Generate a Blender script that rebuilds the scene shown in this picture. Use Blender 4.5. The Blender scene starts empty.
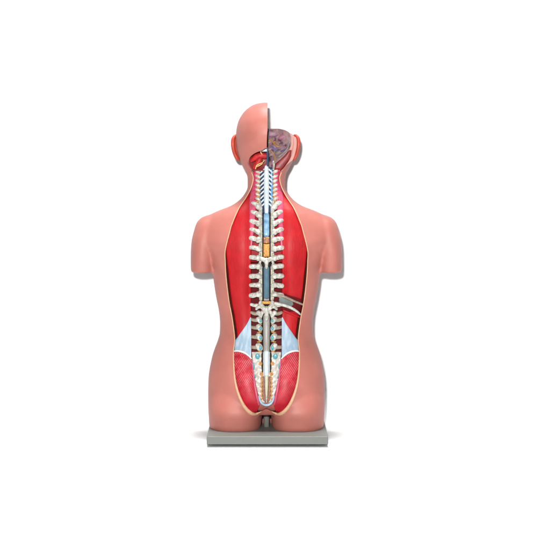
import bpy, bmesh, math, random
import numpy as np
from mathutils import Vector, Matrix
from mathutils.bvhtree import BVHTree

random.seed(7)
np.random.seed(7)
S = bpy.context.scene
COL = S.collection

# ------------------------------------------------------------------ camera
L = 3.8            # camera to the torso's mid plane (y = 0), metres
PX = 0.0025        # metres covered by one photo pixel at y = 0
ZC = 0.612         # camera height above the floor
ROW0 = 190.0       # photo row level with the camera
cam_d = bpy.data.cameras.new('camera')
cam = bpy.data.objects.new('camera', cam_d)
COL.objects.link(cam)
cam.location = (0.5 * PX, -L, ZC)
cam.rotation_euler = (math.radians(90), 0, 0)
cam_d.sensor_fit = 'HORIZONTAL'
cam_d.sensor_width = 36.0
cam_d.lens = 36.0 * (L / PX) / 534.0
# sensor fit is horizontal, so shifts are in units of the frame width
cam_d.shift_y = -(275.0 - ROW0) / 534.0
cam_d.clip_end = 100
S.camera = cam

# ------------------------------------------------------------------ world + lamps
w = bpy.data.worlds.new('World')
S.world = w
w.use_nodes = True
bg = w.node_tree.nodes['Background']
bg.inputs[0].default_value = (1, 1, 1, 1)
bg.inputs[1].default_value = 0.02

def area(name, loc, target, power, sx, sy=None, spread=180, col=(1, 1, 1)):
    d = bpy.data.lights.new(name, 'AREA')
    d.energy = power
    d.shape = 'DISK' if sy is None else 'RECTANGLE'
    d.size = sx
    if sy: d.size_y = sy
    d.spread = math.radians(spread)
    d.color = col
    o = bpy.data.objects.new(name, d)
    COL.objects.link(o)
    o.location = loc
    o.rotation_euler = (Vector(target) - Vector(loc)).to_track_quat('-Z', 'Y').to_euler()
    return o
area('key_lamp', (-0.145, -3.95, 0.97), (0, 0, 1.6), 60, 0.14, spread=90)
area('overhead_fill', (0, -0.08, 2.9), (0, -0.08, 0), 10.5, 3.2, 1.0, spread=26)  # added fill from above, whitens the floor around the base
area('strip_fill', (0, -0.02, 2.9), (0, -0.02, 0), 2.4, 3.2, 0.2, spread=17)  # added narrow fill, brightens the floor strip beside the base
area('floor_fill', (0, -1.25, 2.9), (0, -1.25, 0), 11, 3.4, 1.3, spread=26)  # added fill hung above, whitens the floor towards the camera

vs = S.view_settings
vs.view_transform = 'Standard'
vs.look = 'None'
vs.exposure = 0.32
vs.gamma = 1.0
vs.use_curve_mapping = False
S.render.engine = 'CYCLES'
S.cycles.use_denoising = True
S.cycles.max_bounces = 8

# ------------------------------------------------------------------ materials
def lin(r, g, b):
    f = lambda c: (c / 255 / 12.92) if c / 255 <= 0.04045 else ((c / 255 + 0.055) / 1.055) ** 2.4
    return (f(r), f(g), f(b), 1)

def mat(name, col, rough=0.45, var=0.10, scale=60, bump=0.0, bscale=300, spec=0.5, col2=None, coat=0.0):
    """base colour broken up by two octaves of noise, uneven gloss and a little bump"""
    m = bpy.data.materials.new(name)
    m.use_nodes = True
    n, k = m.node_tree.nodes, m.node_tree.links
    b = n['Principled BSDF']
    tc = n.new('ShaderNodeTexCoord')
    nz = n.new('ShaderNodeTexNoise'); nz.inputs['Scale'].default_value = scale
    nz.inputs['Detail'].default_value = 6; nz.inputs['Roughness'].default_value = 0.6
    k.new(tc.outputs['Object'], nz.inputs['Vector'])
    rp = n.new('ShaderNodeMapRange')
    rp.inputs['From Min'].default_value = 0.3; rp.inputs['From Max'].default_value = 0.7
    k.new(nz.outputs['Fac'], rp.inputs['Value'])
    mx = n.new('ShaderNodeMix'); mx.data_type = 'RGBA'
    c = Vector(col[:3]) * 0.8
    if col2: col2 = (*[x * 0.8 for x in col2[:3]], 1)
    mx.inputs['A'].default_value = (*(c * (1 - var)), 1)
    mx.inputs['B'].default_value = col2 if col2 else (*[min(x * (1 + var), 0.92) for x in c], 1)
    k.new(rp.outputs['Result'], mx.inputs['Factor'])
    k.new(mx.outputs['Result'], b.inputs['Base Color'])
    rr = n.new('ShaderNodeMapRange')
    rr.inputs['To Min'].default_value = rough - 0.07; rr.inputs['To Max'].default_value = rough + 0.09
    k.new(nz.outputs['Fac'], rr.inputs['Value'])
    k.new(rr.outputs['Result'], b.inputs['Roughness'])
    b.inputs['Specular IOR Level'].default_value = spec
    b.inputs['Coat Weight'].default_value = coat
    b.inputs['Coat Roughness'].default_value = 0.25
    if bump:
        n2 = n.new('ShaderNodeTexNoise'); n2.inputs['Scale'].default_value = bscale
        n2.inputs['Detail'].default_value = 4
        k.new(tc.outputs['Object'], n2.inputs['Vector'])
        bp = n.new('ShaderNodeBump'); bp.inputs['Strength'].default_value = bump
        bp.inputs['Distance'].default_value = 0.002
        k.new(n2.outputs['Fac'], bp.inputs['Height'])
        k.new(bp.outputs['Normal'], b.inputs['Normal'])
    m['mix'] = mx.name
    return m

M = {
    'skin': mat('painted_skin', (0.45, 0.150, 0.119), 0.48, 0.09, 17, 0.04, 260, 0.28),
    'ear': mat('painted_ear', (0.41, 0.045, 0.022), 0.5, 0.15, 60),
    'cut': mat('cut_edge_cream', (0.60, 0.36, 0.21), 0.5, 0.10, 70),
    'face_pink': mat('cut_face_pink', (0.42, 0.155, 0.12), 0.5, 0.10, 40),
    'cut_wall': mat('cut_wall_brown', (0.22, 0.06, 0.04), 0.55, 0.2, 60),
    'muscle': mat('muscle_red', (0.45, 0.008, 0.012), 0.5, 0.12, 45, 0.12, 180, 0.22),
    'glute': mat('gluteal_red', (0.62, 0.020, 0.040), 0.42, 0.12, 45, 0.12, 180, 0.45),
    'deep_shaded': mat('deep_muscle_shaded', (0.105, 0.005, 0.007), 0.6, 0.3, 60, 0.2, 200, 0.12),  # dark red muscle, darkened further to paint shade in the gaps
    'muscle_dark': mat('muscle_dark_red', (0.22, 0.018, 0.018), 0.5, 0.25, 60, 0.2, 200),
    'red_dull': mat('neck_muscle_red', (0.40, 0.016, 0.018), 0.5, 0.35, 120, 0.4, 160, 0.25),
    'bed': mat('muscle_bed_shade_brown', (0.07, 0.010, 0.007), 0.6, 0.3, 60, 0.2, 200, 0.1),  # shade of the recess put into a near-black brown
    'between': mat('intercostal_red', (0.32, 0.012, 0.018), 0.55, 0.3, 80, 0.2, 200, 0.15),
    'perineum': mat('perineum_brown', (0.36, 0.11, 0.085), 0.5, 0.12, 60),
    'pink': mat('pink_muscle', (0.58, 0.075, 0.145), 0.45, 0.15, 70, 0.15, 200),
    'bone': mat('bone_ivory', (0.42, 0.40, 0.34), 0.42, 0.12, 120, 0.25, 350, col2=(0.74, 0.74, 0.69, 1)),
    'bone_dark': mat('bone_beige', (0.34, 0.27, 0.20), 0.45, 0.2, 120, 0.25, 350),
    'sacrum': mat('sacrum_white', (0.50, 0.44, 0.36), 0.4, 0.07, 110, 0.6, 200, col2=(0.76, 0.75, 0.71, 1)),
    'cord': mat('cord_white', (0.56, 0.62, 0.66), 0.38, 0.05, 90),
    'cord_grey': mat('cord_grey', (0.31, 0.285, 0.26), 0.42, 0.10, 90),
    'blue': mat('dura_blue', (0.12, 0.28, 0.47), 0.35, 0.2, 90),
    'blue_mix': mat('dura_blue_mottled', (0.10, 0.25, 0.44), 0.35, 0.2, 75, 0.3, 200, col2=(0.32, 0.52, 0.68, 1)),
    'pale_blue': mat('dura_pale_blue', (0.42, 0.66, 0.84), 0.35, 0.12, 150),
    'steel': mat('dura_steel_blue', (0.065, 0.135, 0.185), 0.4, 0.18, 90),
    'navy': mat('canal_navy', (0.025, 0.045, 0.09), 0.6, 0.3, 90, spec=0.12),
    'black': mat('canal_dark', (0.014, 0.010, 0.011), 0.6, 0.3, 90, spec=0.1),
    'orange': mat('fat_orange', (0.62, 0.30, 0.06), 0.5, 0.30, 260, 0.5, 400),
    'brown': mat('fat_brown', (0.28, 0.12, 0.08), 0.5, 0.35, 260, 0.5, 400),
    'nerve': mat('nerve_yellow', (0.80, 0.56, 0.20), 0.45, 0.12, 90),
    'nerve_o': mat('nerve_orange', (0.55, 0.22, 0.03), 0.45, 0.25, 200),
    'teal': mat('cartilage_teal', (0.085, 0.32, 0.36), 0.35, 0.2, 200),
    'ligament': mat('ligament_cream', (0.52, 0.48, 0.34), 0.5, 0.12, 150),
    'fascia': mat('fascia_pale_blue', (0.30, 0.43, 0.54), 0.45, 0.07, 40, 0.08, 200),
    'fascia_w': mat('crest_white', (0.68, 0.67, 0.66), 0.4, 0.05, 80),
    'grey_blue': mat('membrane_grey_blue', (0.20, 0.27, 0.31), 0.4, 0.15, 90),
    'pleura': mat('pleura_grey', (0.14, 0.17, 0.16), 0.45, 0.2, 90),
    'mauve2': mat('dura_violet', (0.20, 0.095, 0.14), 0.5, 0.35, 60, 0.3, 150, 0.3, col2=(0.32, 0.17, 0.23, 1)),
    'taupe2': mat('dura_brown_grey', (0.17, 0.115, 0.115), 0.5, 0.35, 70, 0.3, 150, 0.3, col2=(0.27, 0.18, 0.19, 1)),
    'nerve_dim': mat('nerve_ochre', (0.36, 0.17, 0.05), 0.5, 0.3, 200),
    'mauve': mat('dura_mauve', (0.24, 0.085, 0.125), 0.5, 0.3, 60, 0.3, 150, 0.3, col2=(0.38, 0.15, 0.21, 1)),
    'taupe': mat('dura_taupe', (0.20, 0.165, 0.155), 0.45, 0.2, 60),
    'vessel_b': mat('vein_blue', (0.09, 0.08, 0.26), 0.4, 0.2, 90),
    'base': mat('base_grey', (0.172, 0.180, 0.164), 0.5, 0.05, 40, 0.0, 500, 0.4),
    'post': mat('post_grey', (0.22, 0.21, 0.19), 0.45, 0.08, 80),
    'added_foot': mat('rubber_black', (0.02, 0.02, 0.02), 0.6, 0.2, 80),
    'paper': mat('backdrop_white', (0.80, 0.80, 0.80), 0.9, 0.004, 3, 0, 300, 0.0),
}

def muscle_marks(m, stretch, scale, lo, hi, colour, strength):
    """thin irregular streaks laid over a muscle's own colour"""
    n, k = m.node_tree.nodes, m.node_tree.links
    b = n['Principled BSDF']
    tc = n.new('ShaderNodeTexCoord')
    mp = n.new('ShaderNodeMapping')
    mp.inputs['Scale'].default_value = stretch
    nz = n.new('ShaderNodeTexNoise'); nz.inputs['Scale'].default_value = scale
    nz.inputs['Detail'].default_value = 3
    r = n.new('ShaderNodeMapRange')
    r.inputs['From Min'].default_value = lo; r.inputs['From Max'].default_value = hi
    r.inputs['To Max'].default_value = strength
    mx = n.new('ShaderNodeMix'); mx.data_type = 'RGBA'
    mx.inputs['B'].default_value = colour
    k.new(tc.outputs['Object'], mp.inputs['Vector']); k.new(mp.outputs['Vector'], nz.inputs['Vector'])
    k.new(nz.outputs['Fac'], r.inputs['Value']); k.new(r.outputs['Result'], mx.inputs['Factor'])
    k.new(n[m['mix']].outputs['Result'], mx.inputs['A'])
    k.new(mx.outputs['Result'], b.inputs['Base Color'])
muscle_marks(M['muscle'], (1.0, 1.0, 0.55), 60, 0.66, 0.74, (0.22, 0.004, 0.008, 1), 0.5)

def fibres(m, scale=(1, 1, 0.05), freq=330, dark=(0.22, 0.004, 0.008, 1), amount=0.32, bump=0.35):
    """fine darker fibres running along the muscle"""
    n, k = m.node_tree.nodes, m.node_tree.links
    b = n['Principled BSDF']
    src = b.inputs['Base Color'].links[0].from_socket
    tc = n.new('ShaderNodeTexCoord')
    mp = n.new('ShaderNodeMapping'); mp.inputs['Scale'].default_value = scale
    nz = n.new('ShaderNodeTexNoise'); nz.inputs['Scale'].default_value = freq; nz.inputs['Detail'].default_value = 3
    r = n.new('ShaderNodeMapRange'); r.inputs['From Min'].default_value = 0.42; r.inputs['From Max'].default_value = 0.75
    r.inputs['To Max'].default_value = amount
    mx = n.new('ShaderNodeMix'); mx.data_type = 'RGBA'; mx.inputs['B'].default_value = dark
    bp = n.new('ShaderNodeBump'); bp.inputs['Strength'].default_value = bump; bp.inputs['Distance'].default_value = 0.001
    k.new(tc.outputs['Object'], mp.inputs['Vector']); k.new(mp.outputs['Vector'], nz.inputs['Vector'])
    k.new(nz.outputs['Fac'], r.inputs['Value']); k.new(r.outputs['Result'], mx.inputs['Factor'])
    k.new(src, mx.inputs['A']); k.new(mx.outputs['Result'], b.inputs['Base Color'])
    k.new(nz.outputs['Fac'], bp.inputs['Height'])
    for l in list(b.inputs['Normal'].links): k.new(l.from_socket, bp.inputs['Normal'])
    k.new(bp.outputs['Normal'], b.inputs['Normal'])
fibres(M['muscle'])
fibres(M['fascia'], (1, 1, 0.12), 150, (0.46, 0.52, 0.58, 1), 0.8, 0.2)
fibres(M['bone'], (1, 1, 1), 170, (0.20, 0.16, 0.11, 1), 0.75, 0.3)
fibres(M['bone_dark'], (1, 1, 1), 170, (0.10, 0.06, 0.04, 1), 0.6, 0.3)
fibres(M['pink'], (1, 1, 0.1), 260, (0.30, 0.015, 0.05, 1), 0.6, 0.3)
def striate(m, side):
    """fine pale fibres slanting over the upper part of the gluteal muscle"""
    n, k = m.node_tree.nodes, m.node_tree.links
    b = n['Principled BSDF']
    tc = n.new('ShaderNodeTexCoord')
    mp = n.new('ShaderNodeMapping'); mp.inputs['Rotation'].default_value = (0, -side * math.radians(32), 0)
    wv = n.new('ShaderNodeTexWave'); wv.wave_type = 'BANDS'; wv.bands_direction = 'X'
    wv.inputs['Scale'].default_value = 80; wv.inputs['Distortion'].default_value = 0.5
    wv.inputs['Detail'].default_value = 2; wv.inputs['Detail Scale'].default_value = 0.6
    r = n.new('ShaderNodeMapRange'); r.inputs['From Min'].default_value = 0.55; r.inputs['From Max'].default_value = 1.0
    sp = n.new('ShaderNodeSeparateXYZ')
    zr = n.new('ShaderNodeMapRange'); zr.inputs['From Min'].default_value = 0.105; zr.inputs['From Max'].default_value = 0.178
    nz = n.new('ShaderNodeTexNoise'); nz.inputs['Scale'].default_value = 70
    nr = n.new('ShaderNodeMapRange'); nr.inputs['From Min'].default_value = 0.35; nr.inputs['From Max'].default_value = 0.6
    nr.inputs['To Max'].default_value = 0.5
    mu = n.new('ShaderNodeMath'); mu.operation = 'MULTIPLY'
    mv = n.new('ShaderNodeMath'); mv.operation = 'MULTIPLY'
    mx = n.new('ShaderNodeMix'); mx.data_type = 'RGBA'; mx.inputs['B'].default_value = (0.78, 0.36, 0.38, 1)
    k.new(tc.outputs['Object'], mp.inputs['Vector']); k.new(mp.outputs['Vector'], wv.inputs['Vector'])
    k.new(wv.outputs['Fac'], r.inputs['Value']); k.new(tc.outputs['Object'], sp.inputs[0]); k.new(sp.outputs['Z'], zr.inputs['Value'])
    k.new(tc.outputs['Object'], nz.inputs['Vector']); k.new(nz.outputs['Fac'], nr.inputs['Value'])
    k.new(r.outputs['Result'], mu.inputs[0]); k.new(zr.outputs['Result'], mu.inputs[1])
    k.new(mu.outputs[0], mv.inputs[0]); k.new(nr.outputs['Result'], mv.inputs[1])
    k.new(mv.outputs[0], mx.inputs['Factor']); k.new(n[m['mix']].outputs['Result'], mx.inputs['A'])
    k.new(mx.outputs['Result'], b.inputs['Base Color'])
    return m
for nm_, sd in (('glute_l', -1), ('glute_r', 1)):
    M[nm_] = striate(mat('gluteal_red', (0.46, 0.013, 0.028), 0.46, 0.15, 45, 0.12, 180, 0.28), sd)

def painted_skull():
    """mottled violet grey with darker patches and warm blotches"""
    m = mat('skull_violet', (0.085, 0.045, 0.06), 0.4, 0.25, 30, 0.5, 120, col2=(0.34, 0.205, 0.235, 1))
    n, k = m.node_tree.nodes, m.node_tree.links
    b = n['Principled BSDF']
    tc = n.new('ShaderNodeTexCoord')
    nz = n.new('ShaderNodeTexNoise'); nz.inputs['Scale'].default_value = 32
    nz.inputs['Detail'].default_value = 4; nz.inputs['Distortion'].default_value = 0.8
    cr = n.new('ShaderNodeValToRGB')
    el = cr.color_ramp.elements
    stops = [(0.30, (0.030, 0.016, 0.022)), (0.41, (0.075, 0.036, 0.046)), (0.47, (0.19, 0.10, 0.125)), (0.54, (0.165, 0.108, 0.098)), (0.62, (0.26, 0.150, 0.170)), (0.72, (0.17, 0.095, 0.04))]
    while len(el) < len(stops): el.new(0.5)
    for e, (p, c) in zip(el, stops): e.position = p; e.color = (*c, 1)
    k.new(tc.outputs['Object'], nz.inputs['Vector']); k.new(nz.outputs['Fac'], cr.inputs['Fac'])
    k.new(cr.outputs['Color'], b.inputs['Base Color'])
    b.inputs['Specular IOR Level'].default_value = 0.3
    return m
M['skull'] = painted_skull()

# ------------------------------------------------------------------ geometry helpers
def px_xz(d, py, y):
    k = PX * (L + y) / L
    return d * k, ZC - (py - ROW0) * k

def link(name, me, m, parent=None, smooth=True):
    me.name = name
    o = bpy.data.objects.new(name, me)
    COL.objects.link(o)
    for x in (m if isinstance(m, (list, tuple)) else [m]):
        me.materials.append(x)
    if smooth:
        me.polygons.foreach_set('use_smooth', [True] * len(me.polygons))
    if parent is not None: o.parent = parent
    return o

class Geo:
    def __init__(s): s.v, s.f, s.mi = [], [], []
    def add(s, vs, fs, mi=0):
        o = len(s.v); s.v += [tuple(x) for x in vs]; s.f += [[i + o for i in f] for f in fs]; s.mi += [mi] * len(fs)
        return s
    def mesh(s):
        me = bpy.data.meshes.new('mesh'); me.from_pydata(s.v, [], s.f)
        if any(s.mi): me.polygons.foreach_set('material_index', s.mi)
        bm = bmesh.new(); bm.from_mesh(me); bmesh.ops.recalc_face_normals(bm, faces=bm.faces); bm.to_mesh(me); bm.free()
        me.update(); return me
    def build(s, name, m, parent=None, smooth=True): return link(name, s.mesh(), m, parent, smooth)

def loft(rings):
    """closed solid from equal rings of points"""
    n = len(rings[0]); vs = [p for r in rings for p in r]; fs = []
    for i in range(len(rings) - 1):
        for j in range(n):
            a, b = i * n + j, i * n + (j + 1) % n
            fs.append([a, b, b + n, a + n])
    fs.append(list(range(n))[::-1]); fs.append([(len(rings) - 1) * n + j for j in range(n)])
    return vs, fs

def cubic(xs, ys, q):
    """smooth interpolation that does not overshoot (monotone cubic)"""
    xs, ys, q = map(lambda a: np.asarray(a, float), (xs, ys, q))
    h = np.diff(xs); dl = np.diff(ys) / h; m = np.zeros_like(ys)
    m[0], m[-1] = dl[0], dl[-1]
    for i in range(1, len(xs) - 1):
        if dl[i - 1] * dl[i] > 0:
            w1, w2 = 2 * h[i] + h[i - 1], h[i] + 2 * h[i - 1]
            m[i] = (w1 + w2) / (w1 / dl[i - 1] + w2 / dl[i])
    q = np.clip(q, xs[0], xs[-1]); i = np.clip(np.searchsorted(xs, q) - 1, 0, len(h) - 1)
    t = (q - xs[i]) / h[i]; t2, t3 = t * t, t * t * t
    return ((2 * t3 - 3 * t2 + 1) * ys[i] + (t3 - 2 * t2 + t) * h[i] * m[i] + (-2 * t3 + 3 * t2) * ys[i + 1] + (t3 - t2) * h[i] * m[i + 1])

def oval_loft(table, n=72, step=1.0, cut_bottom=None):
    """table rows: photo row, centre offset, half width (photo px), back y, front y, squareness"""
    t = np.array(table, float)
    rows = np.arange(t[0, 0], t[-1, 0] + 1e-6, step)
    c = [cubic(t[:, 0], t[:, i], rows) for i in range(1, 6)]
    rings = []
    for i, r in enumerate(rows):
        yb, yf, e = c[2][i], c[3][i], c[4][i]
        ym = 0.5 * (yb + yf); ring = []
        for j in range(n):
            a = 2 * math.pi * j / n
            cx, sy = math.cos(a), math.sin(a)
            ux = math.copysign(abs(cx) ** (2 / e), cx); uy = math.copysign(abs(sy) ** (2 / e), sy)
            ys = ym + uy * (yf - yb) / 2
            x = (c[0][i] + ux * c[1][i]) * PX
            ring.append((x, ys, ZC - (r - ROW0) * PX))
        rings.append(ring)
    return loft(rings)

def ellipsoid(c, r, n=24, m=16, rot=None):
    rings = []
    for i in range(m + 1):
        th = math.pi * (i + 0.02) / (m + 0.04)
        ring = []
        for j in range(n):
            ph = 2 * math.pi * j / n
            p = Vector((r[0] * math.sin(th) * math.cos(ph), r[1] * math.sin(th) * math.sin(ph), r[2] * math.cos(th)))
            if rot: p = rot @ p
            ring.append(tuple(p + Vector(c)))
        rings.append(ring)
    return loft(rings)

def tube_pts(pts, rad, n=12, sub=6, flat=1.0):
    """rounded tube through 3D points with a radius at each, squeezed along y by flat"""
    P = np.array(pts, float); R = np.array(rad, float)
    u = np.arange(len(P)); q = np.linspace(0, len(P) - 1, (len(P) - 1) * sub + 1)
    if len(P) > 2:
        Q = np.zeros((len(q), 3))
        for a, t in enumerate(q):
            i = min(int(t), len(P) - 2); f = t - i
            p0, p1, p2, p3 = P[max(i - 1, 0)], P[i], P[i + 1], P[min(i + 2, len(P) - 1)]
            Q[a] = 0.5 * ((2 * p1) + (-p0 + p2) * f + (2 * p0 - 5 * p1 + 4 * p2 - p3) * f * f + (-p0 + 3 * p1 - 3 * p2 + p3) * f ** 3)
    else:
        Q = np.stack([np.interp(q, u, P[:, i]) for i in range(3)], 1)
    r = cubic(u, R, q) if len(P) > 2 else np.interp(q, u, R)
    T = np.gradient(Q, axis=0); T /= np.linalg.norm(T, axis=1)[:, None]
    caps = [(0.0, 1e-3), (0.35, 0.6), (0.7, 0.87)]
    centres, radii, tang = [], [], []
    for a, b in caps: centres.append(Q[0] - T[0] * r[0] * (1 - a) * 0.9); radii.append(r[0] * b); tang.append(T[0])
    for a in range(len(Q)): centres.append(Q[a]); radii.append(r[a]); tang.append(T[a])
    for a, b in caps[::-1]: centres.append(Q[-1] + T[-1] * r[-1] * (1 - a) * 0.9); radii.append(r[-1] * b); tang.append(T[-1])
    rings = []; up = Vector((0, 1, 0)) if abs(T[0][1]) < 0.9 else Vector((1, 0, 0))
    for c, rr, t in zip(centres, radii, tang):
        t = Vector(t); s = t.cross(up).normalized(); up = s.cross(t).normalized()
        ring = []
        for j in range(n):
            a = 2 * math.pi * j / n
            o = (s * math.cos(a) + up * math.sin(a)) * rr
            o.y *= flat
            ring.append(tuple(Vector(c) + o))
        rings.append(ring)
    return loft(rings)

def prism(poly, y0, y1, mi=1):
    """solid between y0 and y1 whose outline is given in photo offsets, taken at depth y_ref"""
    n = len(poly)
    vs = [(x, y0, z) for x, z in poly] + [(x, y1, z) for x, z in poly]
    fs = [list(range(n)), [n + i for i in range(n)][::-1]] + [[i, (i + 1) % n, n + (i + 1) % n, n + i] for i in range(n)]
    g = Geo(); g.add(vs, fs, mi); return g

def smooth_poly(pts, step=0.8):
    P = np.array(pts, float); n = len(P); out = []
    for i in range(n):
        p0, p1, p2, p3 = P[i - 1], P[i], P[(i + 1) % n], P[(i + 2) % n]
        m = max(2, int(np.linalg.norm(p2 - p1) / step))
        for f in np.arange(m) / m:
            out.append(0.5 * ((2 * p1) + (-p0 + p2) * f + (2 * p0 - 5 * p1 + 4 * p2 - p3) * f * f + (-p0 + 3 * p1 - 3 * p2 + p3) * f ** 3))
    return np.array(out)

# ------------------------------------------------------------------ setting: one white sweep
g = Geo()
WALL_Y = 0.135
RAD = 0.09
prof = [(-6, 0.0), (-2, 0.0), (-0.2, 0.0), (WALL_Y - RAD, 0.0)]
for i in range(1, 25):
    a = math.pi / 2 * i / 24
    prof.append((WALL_Y - RAD + RAD * math.sin(a), RAD - RAD * math.cos(a)))
prof += [(WALL_Y, 1.0), (WALL_Y, 2.6)]
vs_ = [(x, y, z) for (y, z) in prof for x in (-4.0, 4.0)]
g.add(vs_, [[2 * i, 2 * i + 1, 2 * i + 3, 2 * i + 2] for i in range(len(prof) - 1)])
me = bpy.data.meshes.new('backdrop'); me.from_pydata(g.v, [], g.f)
bd = link('backdrop', me, M['paper'])
bd['kind'] = 'structure'

# ------------------------------------------------------------------ the torso
root = bpy.data.objects.new('anatomical_torso', None)
COL.objects.link(root)
root.location = (0, 0, 0)
root['label'] = 'pink anatomical torso model with red back muscles and white spine exposed, on grey base'
root['category'] = 'anatomical model'

BASE_TOP = 0.026
leg_row = ROW0 + (ZC - BASE_TOP + 0.001) / PX
body = Geo()
# trunk with neck: row, centre, half width, back y, front y, squareness
body.add(*oval_loft([
    (158, 0, 23, -0.050, 0.050, 2.0), (168, 0, 21.5, -0.052, 0.048, 2.0), (178, 0, 19.0, -0.054, 0.046, 2.0), (187, 0, 18.9, -0.057, 0.046, 2.0),
    (194, 0, 22, -0.064, 0.046, 2.1), (201, 0, 28.2, -0.074, 0.048, 2.2), (206, 0, 36, -0.080, 0.05, 2.3),
    (210, 0, 46.5, -0.085, 0.055, 2.3), (215, 0, 57, -0.090, 0.062, 2.35), (222, 0, 65.5, -0.096, 0.070, 2.4), (230, 0, 70.5, -0.102, 0.076, 2.4),
    (238, 0, 71.5, -0.107, 0.085, 2.4), (245, 0, 68, -0.110, 0.090, 2.45), (252, 0, 61, -0.111, 0.092, 2.5), (262, 0, 56.8, -0.111, 0.095, 2.5),
    (270, 0, 54.2, -0.109, 0.095, 2.5), (283, 0, 52.4, -0.104, 0.092, 2.5), (296, 0, 50.4, -0.098, 0.088, 2.5),
    (312, 0, 47.3, -0.092, 0.084, 2.5), (322, 0, 46.4, -0.090, 0.083, 2.5), (332, 0, 46.6, -0.092, 0.084, 2.5),
    (340, 0, 48.6, -0.097, 0.085, 2.5), (348, 0, 51.6, -0.103, 0.087, 2.5), (357, 0, 54.4, -0.109, 0.088, 2.5),
    (378, 0, 57.7, -0.122, 0.086, 2.5), (395, 0, 58.0, -0.125, 0.080, 2.5), (403, 0, 57.6, -0.114, 0.07, 2.4), (410.5, 0, 54, -0.092, 0.05, 2.2)]))
# thigh stumps
for s in (-1, 1):
    body.add(*oval_loft([
        (385, s * 31, 24, -0.105, 0.05, 2.1), (398, s * 30.5, 27.4, -0.120, 0.060, 2.2), (408, s * 30.6, 27.0, -0.126, 0.060, 2.3),
        (416, s * 30.9, 26.2, -0.122, 0.060, 2.3), (424, s * 31.0, 25.6, -0.117, 0.058, 2.3), (leg_row, s * 31.0, 24.9, -0.113, 0.055, 2.3), (leg_row + 2.6, s * 31.0, 24.8, -0.112, 0.055, 2.3)]))
    # shoulder and arm stump
    body.add(*oval_loft([
        (214, s * 50, 5, -0.035, 0.02, 2.0), (217, s * 54, 10, -0.052, 0.035, 2.1), (222, s * 57, 12.2, -0.064, 0.045, 2.2),
        (230, s * 58.8, 13.3, -0.073, 0.052, 2.2), (240, s * 61.5, 13.0, -0.076, 0.052, 2.2), (252, s * 63.2, 12.2, -0.074, 0.05, 2.2),
        (262, s * 63.6, 11.9, -0.070, 0.046, 2.2), (272, s * 63.6, 11.7, -0.066, 0.042, 2.2)]))
x, z = px_xz(0, 406, 0.03); body.add(*ellipsoid((x, 0.030, z), (0.024, 0.024, 0.055)))
# head
body.add(*oval_loft([
    (102.9, -1, 2, -0.025, 0.0, 2.0), (104.2, -1, 9.5, -0.048, 0.025, 2.0), (107, -0.8, 15.6, -0.064, 0.045, 2.05), (113.6, -0.4, 23.3, -0.084, 0.070, 2.1),
    (123.7, 0, 28.8, -0.099, 0.084, 2.1), (134, 0, 30.5, -0.103, 0.090, 2.1), (143, 0, 30.6, -0.098, 0.090, 2.1),
    (152, 0, 29.3, -0.086, 0.088, 2.1), (160, 0, 26.6, -0.070, 0.086, 2.0), (168, 0, 23.0, -0.055, 0.082, 2.0), (178, 0, 16, -0.040, 0.070, 2.0)], step=0.6))
x, z = px_xz(0, 150, 0.09); body.add(*ellipsoid((x, 0.088, z), (0.014, 0.022, 0.030)))      # nose
x, z = px_xz(0, 176, 0.07); body.add(*ellipsoid((x, 0.066, z), (0.030, 0.022, 0.020)))      # chin

raw = body.mesh()
tmp = bpy.data.objects.new('tmp', raw); COL.objects.link(tmp)
rm = tmp.modifiers.new('r', 'REMESH'); rm.mode = 'VOXEL'; rm.voxel_size = 0.0032
sm = tmp.modifiers.new('s', 'SMOOTH'); sm.factor = 0.5; sm.iterations = 12
dg = bpy.context.evaluated_depsgraph_get()
full = bpy.data.meshes.new_from_object(tmp.evaluated_get(dg))
bpy.data.objects.remove(tmp)
BV = BVHTree.FromPolygons([v.co for v in full.vertices], [tuple(p.vertices) for p in full.polygons])

def F(x, z, default=-0.07):
    h = BV.ray_cast(Vector((x, -1.0, z)), Vector((0, 1, 0)))
    return h[0].y if h[0] is not None else default

def W(d, py, rec=0.0, y=None):
    """point on the uncut back at a photo offset and row, moved inwards by rec"""
    if y is not None:
        x, z = px_xz(d, py, y); return (x, y, z)
    yy = -0.1
    for _ in range(3):
        x, z = px_xz(d, py, yy); yy = F(x, z) + rec
    return (x, yy, z)

# outlines of what is cut away (offset from the mid line, photo row)
HALF = [(250, 41.2), (232, 36.8), (223.8, 34.4), (208.7, 27.7), (198, 20.8), (190, 16.4), (184, 14.2), (178, 13.2), (168, 13.0)]
low = [(262, 41.2), (270, 40.9), (282, 39.9), (302, 37.4), (319, 34.2), (339, 31.8), (352, 33.0), (373.7, 32.2), (389, 29.6), (402.4, 24.6), (410.5, 19.0), (414.3, 12.5), (412.2, 6.5), (409.2, 0)]
rows_l = [(r, d) for r, d in HALF[::-1]] + low
def opening_half(py):
    t = np.array(rows_l[:-3]); return cubic(t[:, 0], t[:, 1], py)
half = [(d, r) for r, d in rows_l]
outline = [(-d, r) for d, r in half] + [(d, r) for d, r in half[::-1][1:]]
out_s = smooth_poly(outline, 1.2)
def poly_xz(P): return [(w_[0], w_[2]) for w_ in (W(d, r) for d, r in P)]
cut_open = prism(poly_xz(out_s), -0.35, -0.022)
hd = lambda P, y: [px_xz(d, r, y) for d, r in P]
right_head = [(1.0, 95), (60, 95), (60, 159), (25.5, 160.5), (19, 166), (15.5, 171), (1.0, 171)]
cut_head = prism(hd(right_head, -0.006), -0.35, -0.006)
top_poly = [(1.0, 129.6), (5, 128.9), (10.5, 128.8), (15, 129.8), (18.5, 131.0), (22, 132.4), (25.5, 134.0), (28.5, 137.0), (60, 137.0), (60, 90), (1.0, 90)]
cut_top = prism(hd(top_poly, 0.0), -0.34, 0.30)
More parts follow.
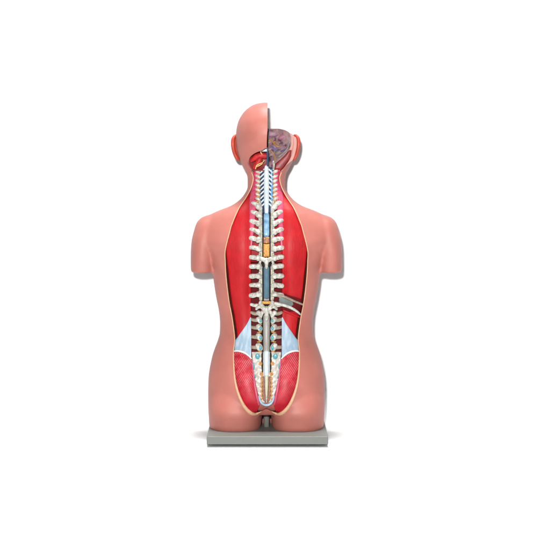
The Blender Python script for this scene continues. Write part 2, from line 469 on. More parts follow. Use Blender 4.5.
cav = smooth_poly([(1.0, 131.5), (8, 130.4), (16, 131.2), (21.5, 133.5), (24.0, 137.5), (24.2, 143), (22, 149.5), (17, 156), (11, 161.3), (6, 166), (1.0, 168)], 1.0)
cut_cav = prism(hd(cav, -0.004), -0.33, 0.050)
hol = smooth_poly([(1.0, 149.6), (-5, 150.8), (-11.6, 153.2), (-16.4, 157), (-18.0, 161.8), (-16.6, 166.2), (-12.6, 170.0), (-6, 171), (1.0, 171)], 1.0)
cut_hol = prism(hd(hol, -0.07), -0.36, -0.018)

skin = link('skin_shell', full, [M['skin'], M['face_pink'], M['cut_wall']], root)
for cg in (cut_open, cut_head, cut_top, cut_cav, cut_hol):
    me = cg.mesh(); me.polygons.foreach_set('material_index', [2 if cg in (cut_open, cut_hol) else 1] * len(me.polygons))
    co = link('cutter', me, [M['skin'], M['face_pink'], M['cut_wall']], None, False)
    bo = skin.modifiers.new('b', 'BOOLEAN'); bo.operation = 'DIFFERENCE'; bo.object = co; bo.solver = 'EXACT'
    dg = bpy.context.evaluated_depsgraph_get()
    nm = bpy.data.meshes.new_from_object(skin.evaluated_get(dg))
    skin.modifiers.clear(); skin.data = nm
    bpy.data.objects.remove(co)
skin.data.name = 'skin_shell'
mi = np.zeros(len(skin.data.polygons), int); skin.data.polygons.foreach_get('material_index', mi)
skin.data.polygons.foreach_set('use_smooth', [True] * len(mi))
skin.data.set_sharp_from_angle(angle=math.radians(35))

# the cream edge of the cut skin
def rim(P, r0, m, name='cut_rim', rec=0.0006, closed=False, taper=True):
    pts = [W(d, r, rec) for d, r in P]
    n = len(pts)
    rad = [r0] * n
    if callable(r0): rad = [r0(r) * min(1, 0.15 + (abs(d) - 4.8) / 10) if r > 400 else r0(r) for d, r in P]
    return Geo().add(*tube_pts(pts, rad, 10, 2)).build(name, m, skin)
rim_r = lambda r: 0.0013 + 0.0034 * max(0, min(1, (r - 345) / 68)) ** 1.6
for s in (-1, 1):
    q = [(d, r) for d, r in out_s if d * s > 5.0 and r >= 172]
    q.sort(key=lambda p: p[1] if p[1] < 405 else 405 + (40 - abs(p[0])))
    rim([tuple(p) for p in q], rim_r, M['cut'])

# ------------------------------------------------------------------ panels of muscle
def patch(name, rows, m, parent=None, rec=0.010, nx=24, step=1.0, back=None, bulge=0.0, extra=None, y=None, thick=0.02):
    """solid panel: rows of (photo row, left offset, right offset); follows the back at depth rec"""
    t = np.array(rows, float)
    R = np.arange(t[0, 0], t[-1, 0] + 1e-6, step)
    Lf, Rt = cubic(t[:, 0], t[:, 1], R), cubic(t[:, 0], t[:, 2], R)
    front, bk = [], []
    for i, r in enumerate(R):
        for j in range(nx + 1):
            u = j / nx; d = Lf[i] + (Rt[i] - Lf[i]) * u; v = i / (len(R) - 1)
            o = (rec(u, v, d, r) if callable(rec) else rec) - bulge * math.sin(math.pi * u) ** 0.6 * min(1, math.sin(math.pi * v) * 3)
            if y is None: p = W(d, r, o)
            else: p = W(d, r, 0, y + o)
            front.append(p); bk.append((p[0], p[1] + thick, p[2]))
    n, c = len(R), nx + 1; N = len(front); fs = []
    for i in range(n - 1):
        for j in range(nx):
            a = i * c + j
            fs.append([a, a + 1, a + c + 1, a + c]); fs.append([N + a, N + a + c, N + a + c + 1, N + a + 1])
    bord = [j for j in range(c)] + [i * c + nx for i in range(1, n)] + [(n - 1) * c + j for j in range(nx - 1, -1, -1)] + [i * c for i in range(n - 2, 0, -1)]
    for a, b in zip(bord, bord[1:] + bord[:1]): fs.append([a, b, N + b, N + a])
    return Geo().add(front + bk, fs).build(name, m, parent if parent is not None else root)

def mirror(rows, s): return rows if s < 0 else [(r, -b, -a) for r, a, b in rows]

def muscle_rec(u, v, d, r):
    a = abs(d)
    dip = 0.007 + 0.004 * math.exp(-((a - 15) / 5) ** 2) + 0.004 * min(1, max(0, (r - 250) / 60))
    dip += 0.007 * math.exp(-((a - 16) / 7) ** 2) * math.exp(-((r - 290) / 24) ** 2)
    return dip - 0.0022 * math.exp(-((a - 25) / 7.5) ** 2)
GROOVE = 15.6
for s in (-1, 1):
    rows = []
    for r in np.arange(178, 353, 3.0):
        rows.append((r, -float(opening_half(r)) - 0.6 + 3.4 * min(1, max(0, (r - 238) / 34)) * min(1, max(0, (352 - r) / 14)), -min(GROOVE, 11.5 + (r - 178) * 0.16)))
    patch('back_muscle', mirror(rows, s), M['muscle'], rec=muscle_rec, nx=26)
    # pink strip beside the neck vertebrae
    rows = [(170, -13.6, -7), (180, -14.2, -8.0), (190, -15.8, -9), (200, -17, -10), (215, -17, -11), (232, -16.6, -12.5), (246, -16.2, -14.5)]
    patch('neck_muscle', mirror(rows, s), M['pink'], rec=0.0085, nx=8, bulge=0.002)
    # pale blue lumbar fascia
    rows = [(317.5, -16.2, -15.4), (324, -19.6, -15.4), (332, -25.2, -15.3), (338, -29.4, -15.2), (342, -31.9, -15.2), (346, -31.9, -15.2), (350.5, -32.2, -15.2), (352.2, -24.8, -15.2), (354, -20.6, -15.2), (356.5, -17.4, -15.2), (358, -15.8, -15.2)]
    patch('lumbar_fascia', mirror(rows, s), M['fascia'], rec=lambda u, v, d, r: 0.0085, nx=14, step=0.5)
    # gluteal muscle
    rows = [(351.5, -33.4, -26), (353, -33.6, -20.5), (356, -33.4, -16.5), (360, -33.2, -14.6), (373, -32.6, -13.0), (389, -30.0, -10.8), (398, -26.8, -8.6), (404, -23.4, -7.0), (409, -19.6, -8.5), (412.5, -14.5, -9.5)]
    patch('gluteal_muscle', mirror(rows, s), M['glute_l' if s < 0 else 'glute_r'],
          rec=lambda u, v, d, r: 0.010 - 0.006 * math.sin(math.pi * min(1, max(0, u))) * math.sin(math.pi * v), nx=24)
    # white iliac crest
    P = [(33.2, 351.4), (29, 350.9), (24.5, 351.8), (20.5, 353.6), (17.5, 356), (15, 358.6)]
    Geo().add(*tube_pts([W(s * d, r, 0.0030) for d, r in P], [0.0016, 0.0022, 0.0026, 0.0026, 0.0022, 0.0016], 10, 6)).build('iliac_crest', M['fascia_w'], root)
    # pink fold between gluteal muscle and sacrum
    P = [(14.6, 360), (13.4, 372), (11.6, 386), (9.2, 398), (7.6, 405)]
    Geo().add(*tube_pts([W(s * d, r, 0.007) for d, r in P], [0.0016, 0.002, 0.003, 0.0034, 0.002], 10, 6)).build('gluteal_fold', M['pink'], root)

# dark bed behind the muscles, its near-black colour stands in for shade in the gap
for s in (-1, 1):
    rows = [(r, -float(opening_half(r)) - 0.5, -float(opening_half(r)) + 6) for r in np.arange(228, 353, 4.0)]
    patch('muscle_bed_shade', mirror(rows, s), M['bed'], rec=0.022, nx=5, step=2)
# floor of the groove behind the spine; the lower part has shade painted in
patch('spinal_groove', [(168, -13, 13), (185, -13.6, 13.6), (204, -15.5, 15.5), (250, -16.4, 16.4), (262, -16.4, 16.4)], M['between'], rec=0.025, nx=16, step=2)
patch('spinal_groove', [(262.5, -16.4, 16.4), (300, -16.4, 16.4), (330, -16.4, 16.4), (356, -16.4, 16.4), (375, -15, 15)], M['deep_shaded'], rec=0.025, nx=16, step=2)
# canal behind the cord
patch('vertebral_canal', [(167, -7.2, 7.2), (190, -7.2, 7.2), (214, -6.8, 6.8)], M['navy'], rec=0.0152, nx=8, step=2, thick=0.01)
patch('vertebral_canal', [(212.5, -4.6, 4.6), (300, -4.6, 4.6), (306, -4.6, 4.6), (378, -4.9, 4.9)], M['black'], rec=0.0155, nx=8, step=2, thick=0.01)

# ------------------------------------------------------------------ spinal cord, top to bottom
def vtube(name, P, m, parent=None, flat=0.8, n=16, sub=6):
    """P rows: offset, row, recess, radius in photo px"""
    g = Geo().add(*tube_pts([W(d, r, c) for d, r, c, q in P], [q * PX * 0.975 for d, r, c, q in P], n, sub, flat))
    return g.build(name, m, parent if parent is not None else root)
cord = vtube('spinal_cord', [(0, 166.5, 0.012, 1.9), (0, 172, 0.0115, 2.5), (0, 182, 0.011, 2.7), (0, 192, 0.011, 2.7), (0, 203, 0.011, 2.5), (0, 213, 0.012, 2.0)], M['cord'])
r = 169.0; k = 0
while r < 206:
    for s in (-1, 1):
        vtube('nerve_root', [(s * 2.0, r, 0.0105, 0.75), (s * 3.6, r + 1.4, 0.0112, 0.85), (s * 5.8, r + 3.6, 0.0125, 0.8)], M['cord'], cord, n=8, sub=3)
    r += 4.3
vtube('vertebral_artery', [(5.0, 170, 0.013, 0.9), (5.4, 184, 0.013, 1.1), (5.0, 198, 0.013, 1.1), (4.8, 212, 0.0135, 0.9)], M['blue'])

def block(name, r0, r1, hw, m, rec, parent=None, bulge=0.0014):
    """slightly rounded upright slab in the canal"""
    return patch(name, [(r0, -hw, hw), (r0 + 0.6, -hw - 0.15, hw + 0.15), (r1 - 0.6, -hw - 0.15, hw + 0.15), (r1, -hw, hw)], m, parent,
                 rec=rec, nx=10, step=0.5, thick=0.006, bulge=bulge)
def sleeve(name, r0, r1, hw, m, rec):
    return vtube(name, [(0, r0 + hw * 0.7, rec, hw), (0, r0 + 4, rec - 0.0006, hw * 1.04), (0, (r0 + r1) / 2, rec - 0.0006, hw * 1.04), (0, r1 - 4, rec - 0.0006, hw * 1.04), (0, r1 - hw * 0.7, rec, hw)], m, flat=0.55, n=24)
sleeve('dura_sleeve', 212.6, 237.5, 2.75, M['blue_mix'], 0.0128)
fat = block('epidural_fat', 236.8, 243.6, 2.9, M['brown'], 0.0115, None, 0.002)
ft2 = block('epidural_fat', 243.9, 257, 2.9, M['orange'], 0.0112, None, 0.002)
def lumps(parent, r0, r1, hw, ms, count, rec):
    for i in range(count):
        d, rr = random.uniform(-hw, hw), random.uniform(r0, r1); q = random.uniform(0.6, 1.35) * PX
        Geo().add(*ellipsoid(W(d, rr, rec), (q, q * 0.6, q * 0.9), 10, 8)).build('fat_lobule', random.choice(ms), parent)
lumps(fat, 237.5, 243, 2.1, [M['brown'], M['orange'], M['nerve_o'], M['mauve']], 16, 0.0108)
lumps(ft2, 245, 256, 2.1, [M['orange'], M['nerve_dim'], M['orange'], M['nerve_o']], 26, 0.0105)
sleeve('dura_sleeve', 265.5, 299.2, 2.8, M['steel'], 0.0125)
block('dura_sleeve', 298.3, 301, 2.5, M['cord_grey'], 0.0105)
block('epidural_fat', 301.2, 304.2, 4.6, M['orange'], 0.010)
vtube('dural_sac', [(0, 316, 0.0120, 3.3), (0, 326, 0.0115, 3.5), (0, 340, 0.0115, 3.4), (0, 352, 0.0115, 3.2)], M['cord_grey'], flat=0.6)
vtube('dural_sac', [(0, 352.5, 0.0098, 2.9), (0, 362, 0.0095, 2.8), (0, 375, 0.0095, 2.3)], M['cord'], flat=0.6)
vtube('dural_sac', [(0, 376, 0.0100, 1.9), (0, 386, 0.0098, 1.7), (0, 397, 0.0098, 1.0)], M['ligament'], flat=0.6)
for s in (-1, 1):
    vtube('ligament', [(s * 5.0, 206, 0.0115, 0.75), (s * 5.0, 230, 0.0110, 0.85), (s * 4.9, 256, 0.0110, 0.8)], M['ligament'], n=8)
    vtube('ligament', [(s * 5.0, 266, 0.0115, 0.75), (s * 5.0, 282, 0.0110, 0.85), (s * 4.9, 300, 0.0110, 0.8)], M['ligament'], n=8)

# ------------------------------------------------------------------ vertebrae
def T(g, P, n=12, sub=5, flat=0.85):
    g.add(*tube_pts([W(d, r, c) for d, r, c, q in P], [q * PX * 0.975 for d, r, c, q in P], n, sub, flat))
# neck: small hooked processes with orange nerves
r = 171.5; i = 0
while r < 203:
    g = Geo(); e = 0.4 * math.sin(i * 2.1)
    for s in (-1, 1):
        T(g, [(s * (10.8 + e), r - 1.0, 0.0120, 0.95), (s * 9.4, r - 0.2, 0.0085, 1.55), (s * 7.8, r + 0.6, 0.0095, 1.45), (s * 6.4, r + 1.6, 0.0130, 0.9)], n=10)
        T(g, [(s * 7.6, r - 1.6, 0.0135, 0.7), (s * 7.2, r + 1.2, 0.0125, 0.9), (s * 6.9, r + 2.8, 0.0140, 0.6)], n=8)
    T(g, [(-7.0, r + 0.8, 0.0120, 0.8), (-6.4, r + 0.8, 0.020, 1.0), (0, r + 0.8, 0.0280, 1.2), (6.4, r + 0.8, 0.020, 1.0), (7.0, r + 0.8, 0.0120, 0.8)], n=10)
    v = g.build('vertebra', M['bone'], root)
    for s in (-1, 1):
        p = W(s * (11.6 + e), r + 1.2, 0.0085); Geo().add(*ellipsoid(p, (0.0024, 0.0018, 0.0022), 10, 8)).build('vessel', M['muscle'], v)
        vtube('nerve_root', [(s * 6.6, r + 2.2, 0.0125, 0.5), (s * 8.6, r + 2.5, 0.0100, 1.05), (s * 10.8, r + 2.9, 0.0110, 0.8)], M['nerve_o'], v, n=8, sub=3)
    r += 4.55; i += 1
# chest: rib stub with a rounded knuckle each side
TH = [(205.0, 13.4, 1.0), (213.4, 14.4, 0.9), (222.2, 15.2, 0.75), (230.8, 15.4, 0.6), (239.0, 15.5, 0.45), (248.2, 15.6, 0.3), (257.6, 15.6, 0.2), (266.4, 15.6, 0.1), (276.0, 15.6, 0.0), (285.3, 15.6, -0.1), (294.8, 15.6, -0.25)]
for i, (r, out, tilt) in enumerate(TH):
    g = Geo(); k = 3.4 * tilt
    for s in (-1, 1):
        j = random.uniform(-0.4, 0.4); q1 = random.uniform(-0.3, 0.2); q2 = random.uniform(-0.45, 0.3)
        T(g, [(s * (out + 0.3), r - k * 0.55 + j, 0.0110, 2.25 + q1), (s * (out - 2.4), r - k * 0.3 + j, 0.0072, 2.5 + q1), (s * (out - 5.0), r + k * 0.1 + 0.5 * q2, 0.0078, 2.35),
              (s * 8.3, r + k * 0.55, 0.0062 + 0.002 * q2, 3.1 + q2), (s * 6.4, r + k * 0.85 + 0.6, 0.0092, 2.5), (s * 5.5, r + k + 2.4, 0.0125, 1.2)], n=14)
        T(g, [(s * 6.9, r - 3.6, 0.0120, 1.2), (s * 6.3, r, 0.0110, 1.6), (s * 6.2, r + 4.6, 0.0125, 1.25)], n=10)
    T(g, [(-7.5, r, 0.0120, 1.4), (-6.4, r, 0.020, 1.6), (0, r, 0.0290, 2.0), (6.4, r, 0.020, 1.6), (7.5, r, 0.0120, 1.4)], n=10)
    if i == 6:      # the closed arch with its spine
        for s in (-1, 1):
            T(g, [(s * 8.0, r + 0.2, 0.0075, 2.1), (s * 4.2, r + 1.4, 0.0050, 2.2), (0, r + 3.4, 0.0030, 2.5)], n=14)
        T(g, [(0, r + 2.2, 0.0030, 2.7), (0, r + 6.5, 0.0000, 1.9), (0, r + 10.4, 0.0010, 1.35)], n=14)
    v = g.build('vertebra', M['bone'], root)
    for s in (-1, 1):
        p = W(s * (out - 3.6), r - k * 0.15 + 0.3, 0.0030)
        Geo().add(*ellipsoid(p, (0.0016, 0.0011, 0.0021), 10, 8)).build('foramen', M['bone_dark'], v)
# the last complete arch between chest and loins
r = 306.0
g = Geo()
for s in (-1, 1):
    T(g, [(s * 15.4, r - 1.6, 0.0125, 1.6), (s * 12, r - 0.6, 0.0105, 1.8), (s * 9, r - 0.6, 0.0095, 2.0)], n=12)
    T(g, [(s * 6.0, r - 4.6, 0.0100, 1.5), (s * 5.6, r - 1, 0.0065, 2.4), (s * 3.0, r + 2.0, 0.0055, 2.5), (0, r + 4.0, 0.0045, 2.6)], n=14)
    T(g, [(s * 4.0, r + 0.5, 0.0060, 1.8), (s * 8.4, r + 1.2, 0.0050, 1.7), (s * 10.2, r + 3.4, 0.0050, 1.2)], n=12)
    T(g, [(s * 2.5, r + 4, 0.0070, 1.8), (s * 5.0, r + 8, 0.0080, 1.9), (s * 6.2, r + 12, 0.0095, 1.5)], n=12)
T(g, [(0, r + 2.4, 0.0045, 2.9), (0, r + 8.5, 0.0010, 2.2), (0, r + 14, 0.0025, 1.4)], n=14)
g.build('vertebra', M['bone'], root)
# loins: beige processes, white knuckles with teal cartilage
for i, r in enumerate([313.4, 320.0, 327.6, 337.0, 347.2]):
    g = Geo()
    for s in (-1, 1):
        k = 0.5 if i else 0.0
        T(g, [(s * 15.2, r - 1.0 + k * i * 0.5, 0.0115, 1.5), (s * 12, r + 0.2, 0.0100, 1.95), (s * 9, r + 0.2, 0.0095, 2.1), (s * 6.5, r, 0.0120, 1.8)], n=12)
    T(g, [(-6.8, r, 0.0120, 1.4), (-6.2, r, 0.020, 1.6), (0, r, 0.0290, 2.0), (6.2, r, 0.020, 1.6), (6.8, r, 0.0120, 1.4)], n=10)
    v = g.build('vertebra', M['bone_dark'], root)
    for s in (-1, 1):
        big = 1 + 0.12 * i
        kn = Geo(); T(kn, [(s * 9.2, r + 0.3, 0.0095, 1.4), (s * 8.0, r - 0.8 * big, 0.0060, 2.3 * big), (s * 6.5, r + 1.0 * big, 0.0065, 2.15 * big), (s * 5.9, r + 3.4, 0.0100, 1.3)], n=14)
        kn.build('articular_process', M['bone'], v)
        if i >= 1:
            p = W(s * 6.0, r + 0.8, 0.0024 - 0.0007 * i)
            Geo().add(*ellipsoid(p, (0.0032, 0.0020, 0.0027 + 0.0010 * i), 14, 10)).build('cartilage', M['teal'], v)
        vtube('nerve_root', [(s * 4.9, r + 4.4, 0.0115, 0.6), (s * 7.0, r + 4.7, 0.0095, 0.95), (s * 9.4, r + 5.1, 0.0120, 0.6)], M['nerve_o'], v, n=8, sub=3)

# ------------------------------------------------------------------ ribs crossing the right muscle
gap = patch('rib_gap', [(293.6, 15.4, 18), (296, 15.4, 25), (300, 15.4, 35.5), (305, 15.4, 35.5), (309, 15.4, 35.2), (312.5, 16.5, 34.8)], M['deep_shaded'], rec=lambda u, v, d, r: muscle_rec(u, v, d, r) - 0.0022, nx=16)
patch('pleura', [(297.4, 13, 15.5), (299.4, 12.5, 20.5), (302, 12.5, 26.5), (304, 14, 27), (306.5, 20, 25)], M['pleura'], gap, rec=0.0068, nx=8, step=0.5)
vtube('rib', [(8.4, 294.6, 0.0070, 2.0), (14, 295.6, 0.0040, 1.45), (20, 297.6, 0.0020, 1.25), (28, 301.2, 0.0030, 1.15), (36.6, 304.6, 0.0050, 1.0)], M['bone_dark'], flat=1.0)
vtube('rib', [(8.4, 303.4, 0.0060, 1.8), (14, 304.4, 0.0025, 1.7), (20, 306, 0.0010, 1.6), (26, 308.6, 0.0020, 1.45), (31, 311.8, 0.0030, 1.2), (34.0, 314.6, 0.0060, 0.9)], M['bone'], flat=1.0)
vtube('muscle_fold', [(17.0, 310.5, 0.0065, 0.8), (22, 312.6, 0.0040, 1.2), (28, 315.0, 0.0040, 1.2), (33.6, 317.4, 0.0070, 0.8)], M['muscle'], flat=0.8)

# small dark grooves pressed into the back muscles
for P, q in (([(26.0, 279), (28.5, 276)], 0.35), ([(-31.5, 270), (-29.6, 272.4)], 0.35), ([(-25.5, 285.4), (-23.6, 285.2)], 0.4),
             ([(-21.0, 275), (-22.0, 279)], 0.35), ([(-34.0, 255), (-31.8, 257)], 0.3), ([(22.5, 262), (24, 258)], 0.3)):
    vtube('muscle_groove', [(d, r, muscle_rec(0, 0, d, r) + 0.0004, q * (1 if 0 < i < len(P) - 1 else 0.7)) for i, (d, r) in enumerate(P)], M['muscle_dark'], n=8, flat=0.5)

# ------------------------------------------------------------------ sacrum
def sac_rec(u, v, d, r):
    b = 0.0115 - 0.0035 * math.cos((abs(d) - 6.5) * 0.42) * (1 - 0.4 * v)
    return b + 0.0016 * math.sin(r * 1.05 + d * 0.3) * math.sin(d * 0.9) + 0.0014 * math.sin(r * 1.05) * math.exp(-((abs(d) - 7) / 3) ** 2) + 0.004 * v * (abs(d) < 2) * 0
sac = patch('sacrum', [(352.2, -14.6, 14.6), (357, -14.2, 14.2), (364, -14.0, 14.0), (373, -13.2, 13.2), (384, -10.8, 10.8), (394, -8.4, 8.4), (400, -6.4, 6.4), (403, -4, 4)],
            M['sacrum'], rec=sac_rec, nx=30, step=0.7)
for s in (-1, 1):
    for d, r, a, b, t in ((8.9, 356.4, 2.3, 2.9, 0.2), (13.0, 366.0, 1.0, 3.6, 0.1), (11.6, 376.5, 0.6, 2.2, 0.35)):
        p = W(s * d, r, 0.0064 if d < 10 else 0.0086)
        Geo().add(*ellipsoid(p, (a * PX, 0.0022, b * PX), 16, 12, Matrix.Rotation(s * t, 3, 'Y'))).build('cartilage', M['teal'], sac)
    for d, r in ((5.9, 363.6), (5.0, 374.0)):
        pts = [W(s * d + 1.05 * math.cos(a), r + 1.25 * math.sin(a), 0.0075) for a in np.linspace(0.3, 2 * math.pi + 0.1, 14)]
        Geo().add(*tube_pts(pts, [0.0018] * 14, 8, 2)).build('sacral_nerve', M['nerve_o'], sac)
    # wavy orange nerve chain
    P = [(4.6 + (0.95 if i % 2 else -0.5) - 0.012 * (r - 376), r) for i, r in enumerate(np.arange(376.5, 400, 2.1))]
    Geo().add(*tube_pts([W(s * d, r, 0.0075) for d, r in P], [0.0013 + 0.0005 * (i % 2) for i in range(len(P))], 8, 4)).build('sacral_nerve', M['nerve_o'], sac)
    P = [(3.0, 377), (3.1, 384), (2.9, 391), (2.4, 398), (1.2, 401.5)]
    Geo().add(*tube_pts([W(s * d, r, 0.0085) for d, r in P], [0.0022, 0.0030, 0.0036, 0.0034, 0.0022], 10, 5)).build('sacral_ridge', M['brown'], sac)
    Geo().add(*tube_pts([W(s * d, r, 0.0088) for d, r in ((4.3, 352.6), (4.3, 362), (4.0, 373))], [0.0019, 0.0021, 0.0013], 8, 5)).build('sacral_groove', M['black'], sac)
P = [(-7.6, 396.5), (-6.6, 400.4), (-4.2, 403.6), (0, 405.2), (4.2, 403.6), (6.6, 400.4), (7.6, 396.5)]
Geo().add(*tube_pts([W(d, r, 0.0075) for d, r in P], [0.0016, 0.0022, 0.0030, 0.0036, 0.0030, 0.0022, 0.0016], 10, 6)).build('coccyx', M['fascia'], root)
patch('anal_muscle', [(401, -9.5, 9.5), (406, -9.5, 9.5), (409, -9.5, 9.5), (411.6, -8, 8)], M['perineum'], rec=lambda u, v, d, r: 0.018 - 0.004 * v, nx=12)

# ------------------------------------------------------------------ inside the head
def cav_rec(u, v, d, r):
    q = math.sin(math.pi * min(1, u * 0.5 + 0.5)) * math.sin(math.pi * min(1, 0.15 + v * 0.75))
    return 0.020 * q + 0.0045 * math.sin(r * 0.40 + d * 0.22 + 0.8) * q
rows = [(128.6, 1.0, 12), (129.9, 1.0, 18), (132.5, 1.0, 22.6), (137.5, 1.0, 24.6), (143, 1.0, 24.6), (149.5, 1.0, 22.4), (156, 1.0, 17.4), (161.3, 1.0, 11.4), (165, 1.0, 7.2), (168, 1.0, 3.4)]
skull = patch('skull_cavity', rows, M['skull'], y=-0.016, rec=cav_rec, nx=28, step=0.6, thick=0.012)
SKV = BVHTree.FromPolygons([v.co for v in skull.data.vertices], [tuple(p.vertices) for p in skull.data.polygons])
def on_skull(d, r):
    x, z = px_xz(d, r, 0.0); h = SKV.ray_cast(Vector((x, -1, z)), Vector((0, 1, 0)))
    return (h[0].y if h[0] is not None else 0.0) - 0.0008
def st(name, P, m, parent, n=8, sub=5):
    if parent is skull: P = [(d, r, on_skull(d, r), q) for d, r, y, q in P]
    Geo().add(*tube_pts([W(d, r, 0, y) for d, r, y, q in P], [q * PX * 0.72 for d, r, y, q in P], n, sub)).build(name, m, parent)
st('cranial_nerve', [(2, 141, 0.010, .9), (5, 140, 0.008, .9), (7.5, 143.5, 0.010, 1.1), (10, 146, 0.012, 1.1), (13, 146.4, 0.012, .8)], M['nerve_dim'], skull)
st('cranial_nerve', [(7, 143, 0.010, .7), (9, 141.4, 0.009, .8), (12, 144.5, 0.010, .7)], M['nerve_dim'], skull)
st('cranial_nerve', [(3, 150, 0.004, .7), (6, 152, 0.002, .9), (8, 156, -0.002, .8), (8.5, 161, -0.006, .6)], M['nerve_dim'], skull)
st('vein', [(5, 149, 0.010, .8), (9, 150.4, 0.010, .9), (14, 151.2, 0.008, .9), (19, 149.4, 0.002, .7)], M['vessel_b'], skull)
st('vein', [(4, 146, 0.014, .6), (8, 148, 0.014, .8), (12, 149, 0.012, .6)], M['vessel_b'], skull)
for d, r, a, b, t, mm in ((6.5, 134.0, 5.6, 3.0, 0.1, 'mauve2'), (17.0, 136.6, 5.6, 2.8, 0.45, 'mauve'), (13.5, 151.8, 6.0, 3.2, 0.45, 'taupe2')):
    p = Vector(W(d, r, 0, on_skull(d, r)))
    p.y += 0.0034
    Geo().add(*ellipsoid(p, (a * PX, 0.0048, b * PX), 28, 16, Matrix.Rotation(-t, 3, 'Y'))).build('dura_fold', M[mm], skull)
st('skull_ridge', [(12, 157, -0.004, .9), (17, 153, 0.0, 1.1), (21, 148.5, -0.002, 1.0), (23, 142, -0.005, .9)], M['taupe'], skull)
Geo().add(*ellipsoid(W(19.3, 145.4, 0, on_skull(19.3, 145.4)), (0.0022, 0.0015, 0.003), 10, 8)).build('ear_canal', M['added_foot'], skull)
# dark red muscle under the skull on the right
patch('neck_muscle', [(150, 23, 25.0), (156, 17.6, 24.2), (160, 13, 22.6), (164, 9, 20), (168, 5, 17), (172, 4.5, 13)], M['muscle_dark'], y=-0.013, rec=0.0, nx=10, thick=0.02, bulge=0.004)
vtube('styloid_bone', [(7.0, 161.5, -0.020, 0.9), (7.4, 165, -0.012, 1.2), (7.0, 169.5, 0.0, 1.0)], M['bone'], flat=1.0)
# cut rim of the scalp on the right
pts = [W(d, r, 0, -0.0045) for d, r in ((25.6, 135.0), (27.0, 141), (26.2, 148), (24.6, 155), (21.8, 160.5), (18.0, 166), (14.8, 172))]
Geo().add(*tube_pts(pts, [0.0012, 0.002, 0.0022, 0.0024, 0.0024, 0.002, 0.0012], 10, 6)).build('cut_rim', M['face_pink'], skin)
# hollow below the left half of the head
def hol_rec(u, v, d, r): return 0.016 * math.sin(math.pi * min(1, 0.1 + u * 0.6)) * math.sin(math.pi * min(1, .1 + v * 0.8))
rows = [(149.0, -4.5, 1.6), (152, -10, 1.6), (155, -14.8, 1.6), (159, -18, 1.6), (163, -18.6, 1.6), (167, -16.8, 1.6), (171, -13.5, 1.6)]
hl = patch('skull_base_hollow', rows, M['muscle_dark'], y=-0.050, rec=hol_rec, nx=16, thick=0.02)
st('neck_muscle', [(-15, 161, -0.046, 2.2), (-10, 156.8, -0.048, 4.4), (-5, 155.5, -0.050, 4.6), (0, 156, -0.050, 3.8)], M['red_dull'], hl, 14)
st('neck_muscle', [(-12.5, 168, -0.048, 2.2), (-9, 164, -0.050, 4.6), (-6.5, 159, -0.052, 3.8)], M['red_dull'], hl, 14)
st('nerve', [(-11, 169, -0.060, .55), (-9.8, 165.5, -0.062, .6), (-7, 163.8, -0.062, .6), (-4.4, 162.6, -0.060, .55), (-2, 160.5, -0.056, .45)], M['nerve'], hl)
st('nerve', [(-9.8, 166.5, -0.062, .5), (-6.5, 165.2, -0.062, .55), (-4, 163.4, -0.060, .5)], M['nerve'], hl)
st('nerve', [(-6, 149.6, -0.066, .5), (-5.6, 152.5, -0.064, .6), (-4.4, 154.4, -0.060, .5)], M['nerve'], hl)
patch('skull_membrane', [(147.6, -2.0, 1.0), (149.6, -4.8, 1.0), (151.8, -5.4, 1.0)], M['grey_blue'], hl, y=-0.066, rec=0.0, nx=6, step=0.4, thick=0.015)
patch('falx', [(150, 0.2, 1.6), (158, 0.1, 2.2), (166, 0.2, 2.0)], M['navy'], y=-0.058, rec=0.0, nx=4, thick=0.06)

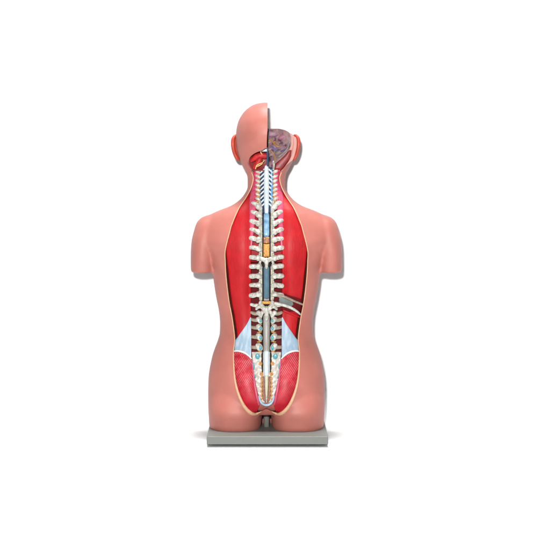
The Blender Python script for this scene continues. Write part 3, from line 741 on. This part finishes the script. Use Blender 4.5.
# ------------------------------------------------------------------ ears
for s in (-1, 1):
    g = Geo()
    y0 = -0.004
    P = [(27.0, 136.6, 0.012, 1.0), (30.5, 135.6, 0.004, 1.5), (33.2, 138.6, -0.002, 1.8), (33.7, 144, -0.006, 1.9), (33.0, 149.5, -0.004, 1.9), (31.4, 154.5, 0.0, 1.9), (29.2, 158.6, 0.002, 1.6), (26.4, 159.6, 0.006, 1.0)]
    es = 1.0 if s < 0 else 0.955
    g.add(*tube_pts([W(s * d * es, r, 0, y + y0) for d, r, y, q in P], [q * PX for d, r, y, q in P], 12, 6))
    x, z = px_xz(s * 28.6 * es, 147.0, 0.0)
    g.add(*ellipsoid((x, 0.004, z), (0.0135, 0.0075, 0.027), 18, 12, Matrix.Rotation(s * 0.35, 3, 'Z') @ Matrix.Rotation(s * 0.10, 3, 'Y')))
    g.build('ear', M['ear'], skin)

# ------------------------------------------------------------------ base, added feet and post
bm = bmesh.new()
bmesh.ops.create_cube(bm, size=1)
Y0, Y1, Zb = -0.185, 0.073, 0.0062
bmesh.ops.scale(bm, vec=(0.289, Y1 - Y0, BASE_TOP - Zb), verts=bm.verts)
bmesh.ops.translate(bm, vec=(0.0022, (Y0 + Y1) / 2, (BASE_TOP + Zb) / 2), verts=bm.verts)
bmesh.ops.bevel(bm, geom=bm.edges[:], offset=0.0016, segments=3, affect='EDGES', profile=0.5)
me = bpy.data.meshes.new('base'); bm.to_mesh(me); bm.free()
base = link('base', me, M['base'], root, False)
for sx in (-1, 1):  # unseen feet, added to open a shadowed gap under the base
    for yy in (Y0 + 0.075, Y1 - 0.04):
        g = Geo(); rings = []
        for z, rr in ((0.0, 0.009), (0.0012, 0.010), (0.0064, 0.010)):
            rings.append([(sx * 0.105 + rr * math.cos(a), yy + rr * math.sin(a), z) for a in np.linspace(0, 2 * math.pi, 24, endpoint=False)])
        g.add(*loft(rings)).build('added_foot', M['added_foot'], base)
g = Geo()
rings = [[(rr * math.cos(a), -0.035 + rr * math.sin(a), z) for a in np.linspace(0, 2 * math.pi, 24, endpoint=False)] for z, rr in ((BASE_TOP - 0.002, 0.0075), (BASE_TOP + 0.06, 0.0072), (BASE_TOP + 0.11, 0.0070))]
g.add(*loft(rings)).build('support_post', M['post'], base)
